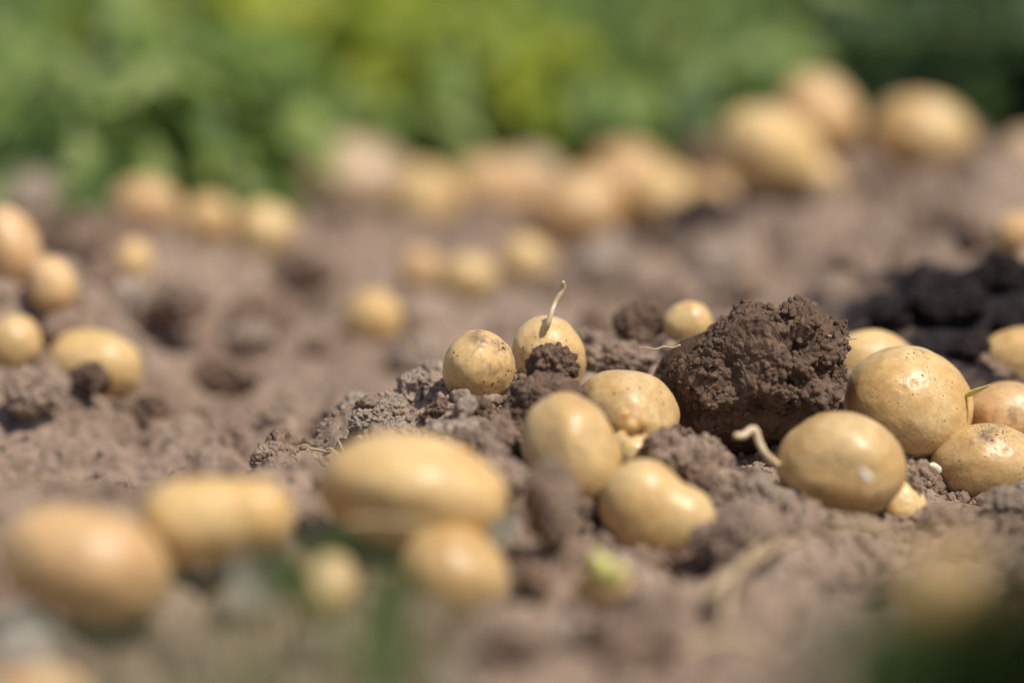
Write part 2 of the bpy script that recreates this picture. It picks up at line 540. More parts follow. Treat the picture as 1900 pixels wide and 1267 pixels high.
ctrl = []
for q in POT:
    q['c'] = at(*q['p'], q['d'])
    q['s'] = q['d'] / F * (1.10 if q['d'] > 2.8 else 1.0)
    g = q.get('g', 1)
    if g:
        t = math.radians(q['t'])
        rz = math.hypot(q['r'][0] * math.sin(t), q['r'][1] * math.cos(t)) * q['s']
        ctrl.append((q['c'][0], q['c'][1], q['c'][2] - ((0.92 * rz + 0.004) if 1.6 < q['d'] < 1.95 else 0.67 * rz if q['d'] < 2.25 else 0.50 * rz), g * (2.5 if 1.6 < q['d'] < 1.95 else 1)))
for px, py, d in [
        (620, 835, 2.10), (700, 785, 2.13), (780, 745, 2.16), (230, 905, 1.90), (60, 905, 1.90), (400, 888, 1.92), (530, 862, 1.97), (100, 975, 2.05), (280, 975, 2.05), (420, 945, 2.05), (100, 945, 2.17), (300, 915, 2.17), (460, 885, 2.17),
        (600, 795, 2.33), (450, 775, 2.38), (750, 690, 2.42), (900, 625, 2.48), (1050, 615, 2.48), (1200, 575, 2.52), (1350, 555, 2.55), (1480, 545, 2.55),
        (300, 640, 2.48), (450, 610, 2.52), (600, 530, 2.68), (1200, 480, 2.74), (1450, 460, 2.74), (1650, 400, 2.70), (1650, 340, 2.80),
        (150, 450, 2.72), (400, 465, 2.76), (680, 435, 2.92), (1000, 440, 2.86), (1250, 440, 2.86), (1580, 340, 2.84), (1800, 300, 2.82), (120, 760, 2.24), (330, 770, 2.30),
        (1100, 690, 2.16), (1190, 640, 2.19), (1290, 850, 2.13), (1340, 850, 2.12), (1400, 840, 2.12), (1530, 700, 2.18), (1750, 965, 2.02), (1870, 965, 2.03), (1640, 1030, 1.99), (1668, 1008, 2.04), (1250, 1080, 1.96), (1170, 1060, 1.955), (1470, 995, 2.0), (940, 770, 2.09), (900, 850, 2.02), (1340, 890, 2.04),
        (1050, 1010, 1.90), (1250, 1070, 1.88), (1110, 1160, 1.80), (1400, 1110, 1.83), (700, 1160, 1.78), (900, 1210, 1.74), (500, 1070, 1.82), (450, 1160, 1.76),
        (200, 1210, 1.71), (50, 1235, 1.69), (1300, 1230, 1.70), (1000, 1265, 1.68), (1600, 1200, 1.72), (1850, 1150, 1.74), (1740, 1185, 1.42), (1900, 1110, 1.42), (1830, 1150, 1.42), (1620, 1262, 1.42), (1760, 1240, 1.36), (1880, 1180, 1.34), (600, 1255, 1.68),
        (1600, 600, 2.28), (1700, 545, 2.29), (1800, 497, 2.30), (1900, 478, 2.30), (1700, 640, 2.22), (1800, 650, 2.21), (1660, 520, 2.50), (1760, 455, 2.60), (1860, 470, 2.46)]:
    P = at(px, py, d)
    ctrl.append((P[0], P[1], P[2], 1))
for x in np.linspace(-1.2, 1.2, 9):
    for y in (0.4, 0.8, 1.15, 1.45):
        ctrl.append((x, y, -0.035, .7))
    for y in (3.2, 3.6, 4.2, 5, 6):
        ctrl.append((x, y, -0.035, .7))
    if abs(x) > .5:
        for y in (1.8, 2.2, 2.6, 2.9):
            ctrl.append((x, y, -0.03, .5))
ctrl = np.array(ctrl)

# base heights on a 1 cm lattice
GX0, GX1, GY0, GY1, GS = -1.6, 1.6, 0.0, 7.0, 0.0125
gx = np.arange(GX0, GX1 + GS, GS)
gy = np.arange(GY0, GY1 + GS, GS)
XX, YY = np.meshgrid(gx, gy)
num = np.zeros_like(XX)
den = np.zeros_like(XX)
for cx, cy, cz, w in ctrl:
    d2 = (XX - cx) ** 2 + (YY - cy) ** 2 + 0.022 ** 2
    k = w / d2 ** 1.9
    num += k * cz
    den += k
BASE = num / den


def base_z(x, y):
    u = np.clip((x - GX0) / GS, 0, len(gx) - 1.001)
    v = np.clip((y - GY0) / GS, 0, len(gy) - 1.001)
    i, j = u.astype(int), v.astype(int)
    fu, fv = u - i, v - j
    return (BASE[j, i] * (1 - fu) * (1 - fv) + BASE[j, i + 1] * fu * (1 - fv) + BASE[j + 1, i] * (1 - fu) * fv + BASE[j + 1, i + 1] * fu * fv)


def ground_z(x, y):
    z0 = base_z(x, y)
    P = np.stack([x, y, z0 * 1.3], 1).astype(np.float32)
    W = P + 0.006 * np.stack([vnoise(P * 45, 90), vnoise(P * 45, 91), vnoise(P * 45, 92)], 1)
    near = np.clip(1 - (np.hypot(x, y - 2.1) - 1.6) / 2, 0, 1)
    rough = np.clip(0.6 + 0.9 * vnoise(P * 9, 5), 0.15, 1.2)
    back = np.clip((y - 2.3) / 0.3, 0, 1)
    front = np.clip((1.86 - y) / 0.12, 0, 1)
    z = z0 + 0.007 * fbm(P * 11, 1, 3)
    z = z + rough * (0.017 * (crumb(W / 0.040, 2) - 0.55) + 0.009 * (crumb(W / 0.017, 3) - 0.55) * (1 - 0.4 * back))
    z = z + (0.35 + 0.65 * rough) * (0.0032 * (crumb(W / 0.0062, 4) - 0.5))
    z = z + back * (0.038 * (crumb(W / 0.090, 6) - 0.62) + 0.017 * (crumb(W / 0.045, 8) - .5))
    z = z + front * (0.030 * (crumb(W / 0.034, 7) - 0.85) + 0.008 * (crumb(W / .014, 9) - .5))
    return z0 + (z - z0) * near


def seg(a, b, s):
    return list(np.arange(a, b - s * 0.5, s))


def grow(a, end, s0, f=1.35):
    out, s = [], s0
    while a < end:
        out.append(a)
        a += s
        s *= f
    out.append(end)
    return out


ys = [-40, -15, -6, -2.5, -1, -.4] + seg(-.1, 1.5, .02) + seg(1.5, 1.86, .0032) + seg(1.86, 2.27, .00095) + seg(2.27, 3.1, .004) + seg(3.1, 4.2, .02) + grow(4.2, 90, .04)
xp = seg(0, .335, .00095) + seg(.335, .8, .006) + grow(.8, 70, .02)
xs = [-v for v in xp[:0:-1]] + xp
ys, xs = np.array(ys), np.array(xs)
X, Y = np.meshgrid(xs, ys)
fx, fy = X.ravel(), Y.ravel()
Z = ground_z(fx, fy)
ny, nx = X.shape
ii = np.arange((ny - 1) * nx).reshape(ny - 1, nx)[:, :-1].ravel()
quads = np.stack([ii, ii + 1, ii + nx + 1, ii + nx], 1)
g = obj('ground', mesh_np('ground', np.stack([fx, fy, Z], 1), quads), M_GROUND)
tag(g, 'bare crumbly brown soil of a dug potato field', 'soil', kind='structure')

# ------------------------------------------------------------------ potato meshes


def ellipsoid_frame(t):
    """camera-facing axes of a potato tilted clockwise by t degrees"""
    t = math.radians(t)
    Rv, Uv = RIGHT, UP
    a = math.cos(t) * Rv - math.sin(t) * Uv
    b = math.sin(t) * Rv + math.cos(t) * Uv
    return a, FWD, b


def potato_verts(q, sub, seed):
    N0, Fc = ico(sub)
    r = np.random.default_rng(seed)
    o = r.uniform(-50, 50, 3)
    rad = 1 + 0.060 * vnoise(N0 * 1.1 + o, seed) + 0.026 * vnoise(N0 * 2.3 + o, seed + 1) + 0.004 * vnoise(N0 * 7 + o, seed + 2) + 0.0012 * vnoise(N0 * 24 + o, seed + 3)
    pear = r.uniform(-0.05, 0.05)
    rad *= 1 + pear * N0[:, 0]
    for dirv, amp, k in q.get('lob', []):
        dv = np.array(dirv, float)
        dv /= np.linalg.norm(dv)
        rad += amp * np.exp(k * (N0 @ dv - 1))
    for e in range(r.integers(7, 11)):                    # eyes: a dimple under a slight brow
        dv = r.normal(size=3)
        dv /= np.linalg.norm(dv)
        up = np.cross(dv, r.normal(size=3))
        up /= np.linalg.norm(up)
        c = N0 @ dv
        s = N0 @ up
        w = r.uniform(0.06, 0.10)
        rad -= r.uniform(.010, .022) * np.exp((c - 1) / (w * w / 2))
        rad += 0.010 * np.exp((N0 @ ((dv + up * w * 1.1) / np.linalg.norm(dv + up * w * 1.1)) - 1) / (w * w / 2.5))
    if 'balls' in q:
        acc = 0
        for c0, R in q['balls']:
            c0 = np.array([c0[0], c0[1], -c0[2]], float)
            nc = N0 @ c0
            dist = nc + np.sqrt(np.maximum(R * R - c0 @ c0 + nc * nc, 0))
            acc = acc + np.exp(np.clip(dist, 0, None) / 9.0)
        Rb = (np.log(acc) - .35) * 9.0 * (1 + (rad - 1) * .7) * q['s']
        return N0[:, :1] * Rb[:, None] * RIGHT + N0[:, 1:2] * Rb[:, None] * FWD + N0[:, 2:] * Rb[:, None] * UP, Fc
    a, f, b = ellipsoid_frame(q['t'])
    rx, ry = q['r'][0] * q['s'], q['r'][1] * q['s']
    rd = q.get('rd', 0.5 * (min(rx, ry) * 1.1 + 0.5 * (rx + ry)))
    L = N0 * rad[:, None]
    V = L[:, :1] * rx * a + L[:, 1:2] * rd * f + L[:, 2:] * ry * b
    return V, Fc


for i, q in enumerate(POT):
    blur = abs(q['d'] - FOCUS)
    V, Fc = potato_verts(q, 7 if blur < 0.08 else 6, 100 + i * 7)
    o = obj('potato', mesh_np('potato', V, Fc), M_POT[q['m']], loc=q['c'])
    tag(o, q['lab'], 'potato', GP)
    q['o'] = o


def pot(word):
    return next(q for q in POT if word in q['lab'])


def attach(name, q, pts, radii, mat, label=None, seg=10):
    """a tube growing on a potato, given by photo pixels and depth"""
    V, Q = tube([at(*p) - q['c'] for p in pts], radii, seg)
    o = obj(name, mesh_np(name, V, Q), mat, q['o'])
    if label:
        o['label'] = label
    return o


q = pot('thin white sprout')
attach('sprout', q, [(1012, 612, 2.115), (1018, 598, 2.112), (1024, 578, 2.112), (1031, 560, 2.114), (1040, 543, 2.114), (1045, 532, 2.113), (1045, 523, 2.11)],
       [.0017, .0016, .0013, .0013, .0017, .0016, .0009], M_SPROUT, 'thin pale sprout with a white tip')
q = pot('crooked sprout')
attach('sprout', q, [(1452, 868, 2.03), (1434, 855, 2.025), (1418, 838, 2.02), (1408, 818, 2.02), (1402, 800, 2.02), (1394, 797, 2.02), (1380, 807, 2.018), (1364, 808, 2.015)],
       [.0022, .0021, .0019, .0020, .0022, .0022, .0020, .0016], M_SPROUT, 'pale crooked sprout bent like an elbow')
attach('shoot', q, [(1600, 874, 1.972), (1603, 879, 1.965), (1610, 886, 1.958), (1618, 892, 1.956)], [.0016, .0022, .0020, .0010], M_WHITE, 'short white bud')
q = pot('yellow knobs')
for pts, rr in (([(1172, 800, 2.02), (1171, 793, 2.01), (1170, 788, 2.005)], [.0035, .0042, .0040]),
                ([(1187, 797, 2.02), (1191, 785, 2.01), (1193, 772, 2.008)], [.0035, .0036, .0022]),
                ([(1165, 775, 2.02), (1160, 768, 2.012), (1158, 764, 2.010)], [.0028, .0026, .0018])):
    attach('knob', q, pts, rr, M_POT[3], seg=14)
q = pot('greenish shoot at')
attach('shoot', q, [(1786, 738, 2.115), (1802, 729, 2.11), (1818, 722, 2.105), (1836, 715, 2.10)], [.0012, .0016, .0013, .0005], M_GREENSP, 'greenish pointed shoot')
q = pot('dark soil specks')
attach('bud', q, [(1738, 872, 2.085), (1731, 866, 2.08), (1727, 863, 2.075)], [.0030, .0026, .0012], M_WHITE)
q = pot('green shoot tip')
attach('shoot', q, [(1118, 1068, 1.85), (1116, 1052, 1.848), (1108, 1036, 1.848), (1104, 1022, 1.85)], [.0060, .0060, .0045, .0012], M_GREENSP, 'green shoot tip')
attach('shoot', q, [(1140, 1072, 1.85), (1152, 1060, 1.848), (1162, 1046, 1.848)], [.0040, .0035, .0010], M_GREENSP)

# ------------------------------------------------------------------ clods


def clod_verts(sub, seed, radii, rough=1.0, grain=0.0055, cut=0):
    """a crumbly lump: coarse facets, lumps and grains; radii in metres"""
    N0, Fc = ico(sub)
    r = np.random.default_rng(seed)
    o = r.uniform(-40, 40, 3)
    radii = np.array(radii)
    Rm = float(np.mean(radii))
    rad = 1 + 0.22 * vnoise(N0 * 1.3 + o, seed) + 0.10 * vnoise(N0 * 3 + o, seed + 1)
    for k in range(cut):                                   # broken faces
        dv = r.normal(size=3)
        dv /= np.linalg.norm(dv)
        c = N0 @ dv
        lim = r.uniform(.68, .88)
        rad = np.where(c > 0.05, np.minimum(rad, lim / np.maximum(c, .05)), rad)
    V = N0 * rad[:, None] * radii
    Nn = N0 / radii
    Nn /= np.linalg.norm(Nn, axis=1)[:, None]
    Q = V + o * 0.01
    Q = Q + Rm * 0.12 * np.stack([vnoise(V * 2.2 / Rm + o, seed + 3), vnoise(V * 2.2 / Rm + o, seed + 4), vnoise(V * 2.2 / Rm + o, seed + 5)], 1)
    patch = np.clip(0.65 + 0.9 * vnoise(V * 1.4 / Rm + o, seed + 9), 0.2, 1.3)
    disp = rough * patch * (0.26 * Rm * (crumb(Q / (Rm * 0.62), seed + 6) - .6) + 0.13 * Rm * (crumb(Q / (Rm * 0.25), seed + 7) - .55))
    disp = disp + rough * (0.35 + .65 * patch) * grain * 0.55 * (crumb(Q / grain, seed + 8) - .5)
    disp = disp + grain * .25 * vnoise(Q / (grain * .35), seed + 10)
    return V + Nn * disp[:, None], Fc


VAR = None


def add_crumbs(V, Fc, n, smin, smax, seed):
    """grains clinging to a clod's surface, in the clod's own mesh"""
    global VAR
    if VAR is None:
        VAR = [clod_verts(3, 1200 + k, (.01, .0095, .0085), 1.1, .006, k % 2) for k in range(10)]
    r = np.random.default_rng(seed)
    Vs, Fs, off = [V], [Fc], len(V)
    clus = vnoise(V * 60, seed) + r.uniform(-.5, .5, len(V))
    idx = r.choice(np.where(clus > .1)[0], n)
    for i in idx:
        v, f = VAR[r.integers(10)]
        sz = smin * (smax / smin) ** (r.random() ** 1.7)
        Qm, _ = np.linalg.qr(r.normal(size=(3, 3)))
        Vs.append((v / .01 * sz) @ Qm + V[i])
        Fs.append(f + off)
        off += len(v)
    return np.concatenate(Vs), np.concatenate(Fs)


GC = 'hand sized and smaller soil clods placed on the mound'
CLODS = [
    # px, py, rx, ry, depth, mat, sub, cut, label
    (1022, 672, 46, 32, 2.075, M_DARKCLOD, 7, 1, 'dark crumbly clod leaning on the potato with the white sprout'),
    (1010, 735, 66, 38, 2.065, M_DARKCLOD, 7, 0, 'brown soil heap between the round freckled potato and the knobbly potato'),
    (962, 775, 34, 30, 2.06, M_DARKCLOD, 6, 0, 'small dark clod at the lower left of the brown soil heap'),
    (1186, 602, 46, 34, 2.21, M_DARKCLOD, 7, 2, 'rough dark clod behind the mound left of the tiny round potato'),
    (1140, 668, 72, 30, 2.17, M_CLOD, 7, 2, 'flat topped lit clod right of the potato with the white sprout'),
    (1090, 640, 34, 24, 2.19, M_CLOD, 6, 1, 'small lit clod behind the flat topped one'),
    (1022, 935, 52, 78, 1.90, M_CLOD, 7, 1, 'tall blurred grey brown clod in front of the upright potato'),
    (1238, 838, 46, 42, 2.03, M_CLOD, 7, 0, 'rounded mauve clod resting against the knobbly potato'),
    (1262, 812, 26, 20, 2.06, M_DARKCLOD, 6, 0, 'small dark clod tucked under the mud covered potato at its left'),
    (1296, 872, 62, 54, 2.045, M_CLOD, 7, 0, 'lumpy clod on the ridge below the mud covered potato'),
    (1350, 918, 66, 54, 2.03, M_CLOD, 7, 0, 'broad crumbly clod in the middle of the ridge right of the lobed potato'),
    (1412, 938, 62, 52, 2.02, M_CRUST, 7, 1, 'grey green tinged clod on the ridge beside the sprouted round potato'),
    (1474, 978, 56, 60, 2.0, M_CLOD, 7, 0, 'clod at the lower end of the ridge under the sprouted round potato'),
    (1385, 990, 70, 58, 1.94, M_CLOD, 6, 0, 'blurred clod lower right of the lobed potato'),
    (1308, 1000, 30, 30, 1.94, M_CLOD, 6, 0, 'small blurred clod touching the bump of the lobed potato'),
    (690, 796, 40, 38, 2.10, M_CRUST, 7, 2, 'pale grey crusty clod with sharp grains above the long oval potato'),
    (740, 812, 42, 30, 2.09, M_CRUST, 7, 1, 'low pale clod beside the pale grey crusty one'),
    (662, 768, 42, 32, 2.16, M_CRUST, 6, 1, 'soft pale clod at the back of the left ridge'),
    (722, 764, 36, 36, 2.13, M_CRUST, 6, 1, 'upright pale clod at the middle of the left ridge'),
    (764, 735, 42, 40, 2.14, M_CRUST, 7, 1, 'hollowed pale clod on the left ridge'),
    (806, 716, 42, 38, 2.18, M_CRUST, 6, 0, 'smooth pale clod left of the round freckled potato'),
    (820, 772, 32, 26, 2.085, M_DARKCLOD, 7, 1, 'brown crumbly clod below left of the round freckled potato'),
    (889, 760, 25, 23, 2.065, M_DARKCLOD, 7, 0, 'small round dark clod at the foot of the round freckled potato'),
    (855, 812, 56, 34, 2.05, M_CRUST, 7, 1, 'flat pale crust plate in front of the round freckled potato'),
    (920, 830, 54, 46, 2.03, M_CLOD, 7, 1, 'lit clod between the long oval potato and the upright potato'),
    (628, 812, 40, 32, 2.13, M_CRUST, 6, 1, 'pale clod at the left tip of the ridge'),
    (930, 890, 46, 44, 1.97, M_CLOD, 6, 0, 'shaded clod right of the long oval potato'),
    (505, 850, 40, 28, 2.09, M_CLOD, 6, 1, 'blurred clod behind the two humped potato'),
    (1868, 938, 48, 36, 2.025, M_CRUST, 7, 1, 'grey crumbly clod at the right edge below the specked potato'),
    (1750, 972, 46, 28, 2.02, M_CLOD, 7, 0, 'smooth lit soil lump between the small peeping potato and the specked potato'),
    (1692, 912, 20, 24, 2.06, M_CLOD, 6, 0, 'small mauve clod stuck above the small peeping potato'),
    (168, 706, 36, 30, 2.25, M_DARKCLOD, 6, 1, 'dark clod leaning on the front of the arched yellow potato'),
    (60, 730, 52, 40, 2.22, M_CLOD, 6, 1, 'blurred clod below the tan potato at the left edge'),
    (275, 772, 46, 36, 2.26, M_DARKCLOD, 6, 1, 'dark blurred clod on the slope below the arched yellow potato'),
    (190, 530, 60, 46, 2.42, M_MID, 6, 1, 'dark clod over a hollow right of the smaller orange potato'),
    (470, 630, 48, 36, 2.46, M_CRUST, 6, 1, 'pale blurred clod on the slope left of the lone round potato'),
    (1812, 440, 38, 40, 2.46, M_CLOD, 6, 1, 'brown clod left of the orange potato at the right edge'),
    (1760, 560, 70, 44, 2.26, M_SHADE_SOIL, 7, 1, 'broad clod painted dark as shade at the right'),
    (1856, 520, 62, 44, 2.28, M_SHADE_SOIL, 7, 1, 'tall clod painted dark as shade at the top of the shaded soil'),
    (1650, 592, 44, 30, 2.26, M_SHADE_SOIL, 6, 1, 'small clod painted dark as shade at the left end of the shaded soil'),
    (1800, 655, 60, 36, 2.22, M_SHADE_SOIL, 6, 1, 'clod painted dark as shade between the biggest potato and the right edge potato'),
    (1878, 605, 50, 36, 2.26, M_SHADE_SOIL, 6, 1, 'clod painted dark as shade behind the right edge potato'),
    (420, 700, 56, 36, 2.36, M_MID, 6, 1, 'dark blurred clod in the middle of the left slope'),
    (560, 500, 60, 40, 2.62, M_MID, 6, 1, 'dark blurred clod below the pale potato left of the earthy heap'),
    (330, 560, 66, 44, 2.48, M_CLOD, 6, 1, 'broad blurred clod on the left slope below the row of three potatoes'),
    (120, 450, 60, 36, 2.62, M_MID, 6, 1, 'dark clod below the leaves right of the large upright orange potato'),
    (1250, 490, 44, 34, 2.66, M_MID, 6, 1, 'dark blurred clod on the slope below the far tan cluster'),
    (1470, 470, 50, 34, 2.66, M_MID, 6, 1, 'dark blurred clod in the middle of the bare slope at the right'),
    (1330, 300, 66, 40, 2.90, M_MID, 6, 1, 'dark clod under the leaves left of the upper right pair'),
    (1210, 1180, 60, 36, 1.74, M_CLOD, 6, 0, 'blurred foreground clod right of the potato with the green shoot'),
    (780, 1150, 60, 44, 1.78, M_CLOD, 6, 0, 'blurred foreground clod left under the round potato'),
    (960, 1190, 70, 44, 1.72, M_CLOD, 6, 0, 'wide blurred foreground clod near the lower edge in the centre'),
    (1085, 1180, 60, 30, 1.78, M_CRUST, 6, 0, 'pale blurred clod under the potato with the green shoot'),
]
for k, (px, py, rx, ry, d, mat, sub, cut, lab) in enumerate(CLODS):
    s = d / F
    V, Fc = clod_verts(sub, 300 + 13 * k, (rx * s, (rx + ry) * .5 * s, ry * s * 1.06), 0.9, 0.0042, cut)
    if abs(d - FOCUS) < .12:
        V, Fc = add_crumbs(V, Fc, 130, .0006, .0024, 400 + k)
    o = obj('soil_clod', mesh_np('soil_clod', V, Fc), mat, loc=at(px, py, d))
    tag(o, lab, 'clod', GC)

# the mud covered potato with the big cake of soil on it
C0 = at(1392, 712, 2.115)
s = 2.115 / F
root = empty('muddy_potato', C0)
tag(root, 'big dark potato caked in a thick crumbly crust of brown soil', 'potato', GP)
N0, Fc = ico(7)
rad = 1 + 0.05 * vnoise(N0 * 1.2 + 5, 71) + 0.014 * vnoise(N0 * 7, 72) + 0.008 * vnoise(N0 * 22, 73) + .004 * crumb(N0 * 20, 74)
a, f, b = ellipsoid_frame(-8)
V = N0[:, :1] * rad[:, None] * 166 * s * a + N0[:, 1:2] * rad[:, None] * 120 * s * f + N0[:, 2:] * rad[:, None] * 122 * s * b
V, Fc = add_crumbs(V, Fc, 160, .0005, .0022, 75)
obj('skin', mesh_np('skin', V + (at(1372, 722, 2.135) - C0), Fc), M_MUD, root)
# cake: a thick broken block on its upper right front
N0, Fc = ico(8)
o3 = np.array([3.1, 9.2, 4.4])
rad = 1.06 + 0.12 * vnoise(N0 * 1.5 + o3, 81) + 0.09 * vnoise(N0 * 3.3 + o3, 82)
for dv, lim in (((-.55, -.80, .15), .72), ((.05, -.2, .98), .86), ((.99, -.1, .05), .86), ((.5, -.8, .1), .84), ((-.1, -.55, -.85), .78), ((.72, -.2, .7), .98), ((-.68, -.1, .72), .76)):
    dv = np.array(dv)
    dv /= np.linalg.norm(dv)
    c = N0 @ dv
    rad = np.where(c > .05, np.minimum(rad, lim / np.maximum(c, .05)), rad)
axr = np.array([156, 122, 128]) * s
V = N0 * rad[:, None] * axr
Nn = N0 / axr
Nn /= np.linalg.norm(Nn, axis=1)[:, None]
Q = V + 0.003 * np.stack([vnoise(V * 70, 61), vnoise(V * 70, 62), vnoise(V * 70, 63)], 1)
patch = np.clip(.58 + .9 * vnoise(V * 30 + 3, 64) + 13 * V[:, 0], .08, 1.3)
disp = patch * (0.0175 * (crumb(Q / .027, 65) - .62) + .0085 * (crumb(Q / .0115, 66) - .55)) + (.35 + .65 * patch) * (.0040 * (crumb(Q / .0050, 67) - .5)) + .0006 * vnoise(Q / .0014, 68)
for hx, hy, hz, hr, hd in ((.022, -.03, .012, .0085, .016), (.030, -.03, -.004, .0070, .013), (.010, -.03, .022, .0075, .012), (.036, -.028, .020, .0060, .011), (.016, -.033, -.010, .0060, .010), (-.006, -.033, -.022, .0070, .009)):
    d2 = (V[:, 0] - hx) ** 2 + (V[:, 2] - hz) ** 2 + np.where(V[:, 1] > 0, 1, 0)
    disp -= hd * np.exp(-(d2 / hr ** 2) ** 1.5)          # crevices in the broken face
V = V + Nn * disp[:, None]
cr = math.cos(math.radians(-3)), math.sin(math.radians(-3))
V = V[:, :1] * (cr[0] * RIGHT - cr[1] * UP) + V[:, 1:2] * FWD + V[:, 2:] * (cr[1] * RIGHT + cr[0] * UP)
V, Fc = add_crumbs(V, Fc, 1500, .0006, .0030, 76)
o = obj('caked_soil', mesh_np('caked_soil', V + (at(1418, 684, 2.105) - C0), Fc), M_DARKCLOD, root)
o['label'] = 'thick crumbly cake of brown soil'
for pts in ([(1262, 640, 2.10), (1248, 645, 2.10), (1232, 643, 2.10), (1216, 648, 2.10), (1200, 645, 2.10), (1186, 644, 2.10)],
            [(1536, 622, 2.10), (1548, 626, 2.10), (1560, 625, 2.10), (1574, 629, 2.10), (1590, 628, 2.10)]):
    V, Qd = tube([at(*p) - C0 for p in pts], [.0006, .0006, .0005, .0005, .0004, .0003][:len(pts)], 6)
    obj('rootlet', mesh_np('rootlet', V, Qd), M_ROOT, root)

# loose clods: eight shapes copied many times
shapes = []
for k in range(8):
    V, Fc = clod_verts(5, 900 + k * 17, (1 * .012, .95 * .012, .8 * .012), 1.0, 0.0034, k % 3)
    shapes.append(mesh_np('soil_clod', V, Fc))
    shapes[-1].materials.append([M_CLOD, M_CLOD, M_CRUST, M_MID][k % 4])


def blocked(x, y, z, r):
    for q in POT:
        c = q['c']
        R = max(q['r']) * q['s']
        if (x - c[0]) ** 2 + (y - c[1]) ** 2 + (z - c[2]) ** 2 < (R * 1.0 + r * .4) ** 2:
            return True
    return (x - C0[0]) ** 2 + (y - C0[1]) ** 2 < .05 ** 2


def scatter(n, y0, y1, smin, smax, label, group):
    done = 0
    while done < n:
        y = random.uniform(y0, y1)
        x = random.uniform(-.155, .155) * y
        sz = smin * (smax / smin) ** (random.random() ** 1.6)
        z = float(ground_z(np.array([x]), np.array([y]))[0])
        if blocked(x, y, z, sz) or math.hypot((x - painted_shade[0] - .06) / .19, (y - painted_shade[1] - .02) / .14) < 1:
            continue
        me = random.choice(shapes)
        o = bpy.data.objects.new('soil_clod', me)
        COL.objects.link(o)
        o.location = (x, y, z + sz * .25)
        o.rotation_euler = (random.uniform(0, 6.28), random.uniform(0, 6.28), random.uniform(0, 6.28))
        k = sz / .012
        o.scale = (k, k, k * random.uniform(.75, 1))
        tag(o, label, 'clod', group)
        done += 1


scatter(85, 1.86, 2.26, .006, .015, 'small loose crumbly clod lying on the sharply seen mound of soil', 'loose clods on the mound')
scatter(85, 2.30, 2.95, .010, .030, 'loose blurred brown clod on the soil slope behind the mound', 'loose clods on the slope behind')
scatter(50, 1.58, 1.84, .008, .022, 'loose blurred clod on the foreground soil', 'loose clods in the foreground')

# crumbs nobody could count
GV, GF = [], []
variants = VAR
ncr = 9000
bank = [q for q in POT if abs(q['d'] - FOCUS) < .17]
cy = np.concatenate([rng.uniform(1.82, 2.27, 7000), rng.uniform(1.55, 2.6, ncr - 7000)])
cx = rng.uniform(-.15, .15, ncr) * cy
dens = vnoise(np.stack([cx * 22, cy * 22, cx * 0], 1), 55)
keep = (np.hypot((cx - painted_shade[0] - .06) / .17, (cy - painted_shade[1] - .02) / .12) > 1) & (dens > rng.uniform(-1.1, .55, ncr))
cx, cy = cx[keep], cy[keep]
bx, by = [], []
for q in bank:
    Rp = q['r'][0] * q['s']
    for _ in range(150):
        t = rng.uniform(math.pi * .95, math.pi * 2.05)
        kk = rng.uniform(.72, 1.22)
        bx.append(q['c'][0] + Rp * kk * math.cos(t))
        by.append(q['c'][1] + Rp * .85 * kk * math.sin(t))
cx, cy = np.concatenate([cx, bx]), np.concatenate([cy, by])
big = np.zeros(len(cx))
big[-len(bx):] = 1
cz = ground_z(cx, cy)
off = 0
for x, y, z, bg_ in zip(cx, cy, cz, big):
    V, Fc = variants[rng.integers(10)]
    sz = .0007 * (5.5 ** (rng.random() ** 1.8)) * (1 + .7 * bg_)
    A = rng.normal(size=(3, 3))
    Qm, _ = np.linalg.qr(A)
    GV.append((V / .01 * sz) @ Qm + np.array([x, y, z + sz * .3]))
    GF.append(Fc + off)
    off += len(V)
o = obj('soil_crumbs', mesh_np('soil_crumbs', np.concatenate(GV), np.concatenate(GF)), M_CLOD)
tag(o, 'loose grains and crumbs of brown soil strewn over the mound', 'soil crumbs', kind='stuff')

# flecks of soil stuck to the skins of the nearest potatoes
for word, spots in (('dark soil specks', [(.10, .80, .20, 26), (.35, .72, .14, 16), (-.25, .85, .16, 12)]), ('round freckled', [(.55, .62, .12, 14), (-.65, .35, .10, 8), (.75, -.1, .12, 10), (.3, -.6, .25, 14)]),
                    ('biggest potato', [(.15, .82, .10, 9), (.30, .55, .10, 6)]), ('thin white sprout', [(-.5, .1, .25, 12), (.5, .3, .15, 6)]), ('yellow knobs', [(-.1, .45, .12, 8), (.5, .35, .2, 8)]),
                    ('crooked sprout', [(-.6, -.45, .2, 10), (.6, .3, .15, 6)])):
    q = pot(word)
    co = np.empty(len(q['o'].data.vertices) * 3, np.float32)
    q['o'].data.vertices.foreach_get('co', co)
    co = co.reshape(-1, 3)
    Nd = co / np.linalg.norm(co, axis=1)[:, None]
    gv, gf, o_ = [], [], 0
    for sx, sz_, wd, n in spots:
        for _ in range(int(n * 1.7)):
            ex, ez = sx + rng.normal() * wd, sz_ + rng.normal() * wd * .6
            l2 = ex * ex + ez * ez
            if l2 > .92:
                continue
            dv = ex * RIGHT + ez * UP - math.sqrt(1 - l2) * FWD
            p = co[int(np.argmax(Nd @ dv))]
            v, f_ = VAR[rng.integers(10)]
            z_ = .00015 * 4.2 ** (rng.random() ** 1.6)
            Qm, _u = np.linalg.qr(rng.normal(size=(3, 3)))
            gv.append((v / .01 * z_) @ Qm + p)
            gf.append(f_ + o_)
            o_ += len(v)
    obj('soil_flecks', mesh_np('soil_flecks', np.concatenate(gv), np.concatenate(gf)), M_DARKCLOD, q['o'])

# ------------------------------------------------------------------ roots and straws on the soil


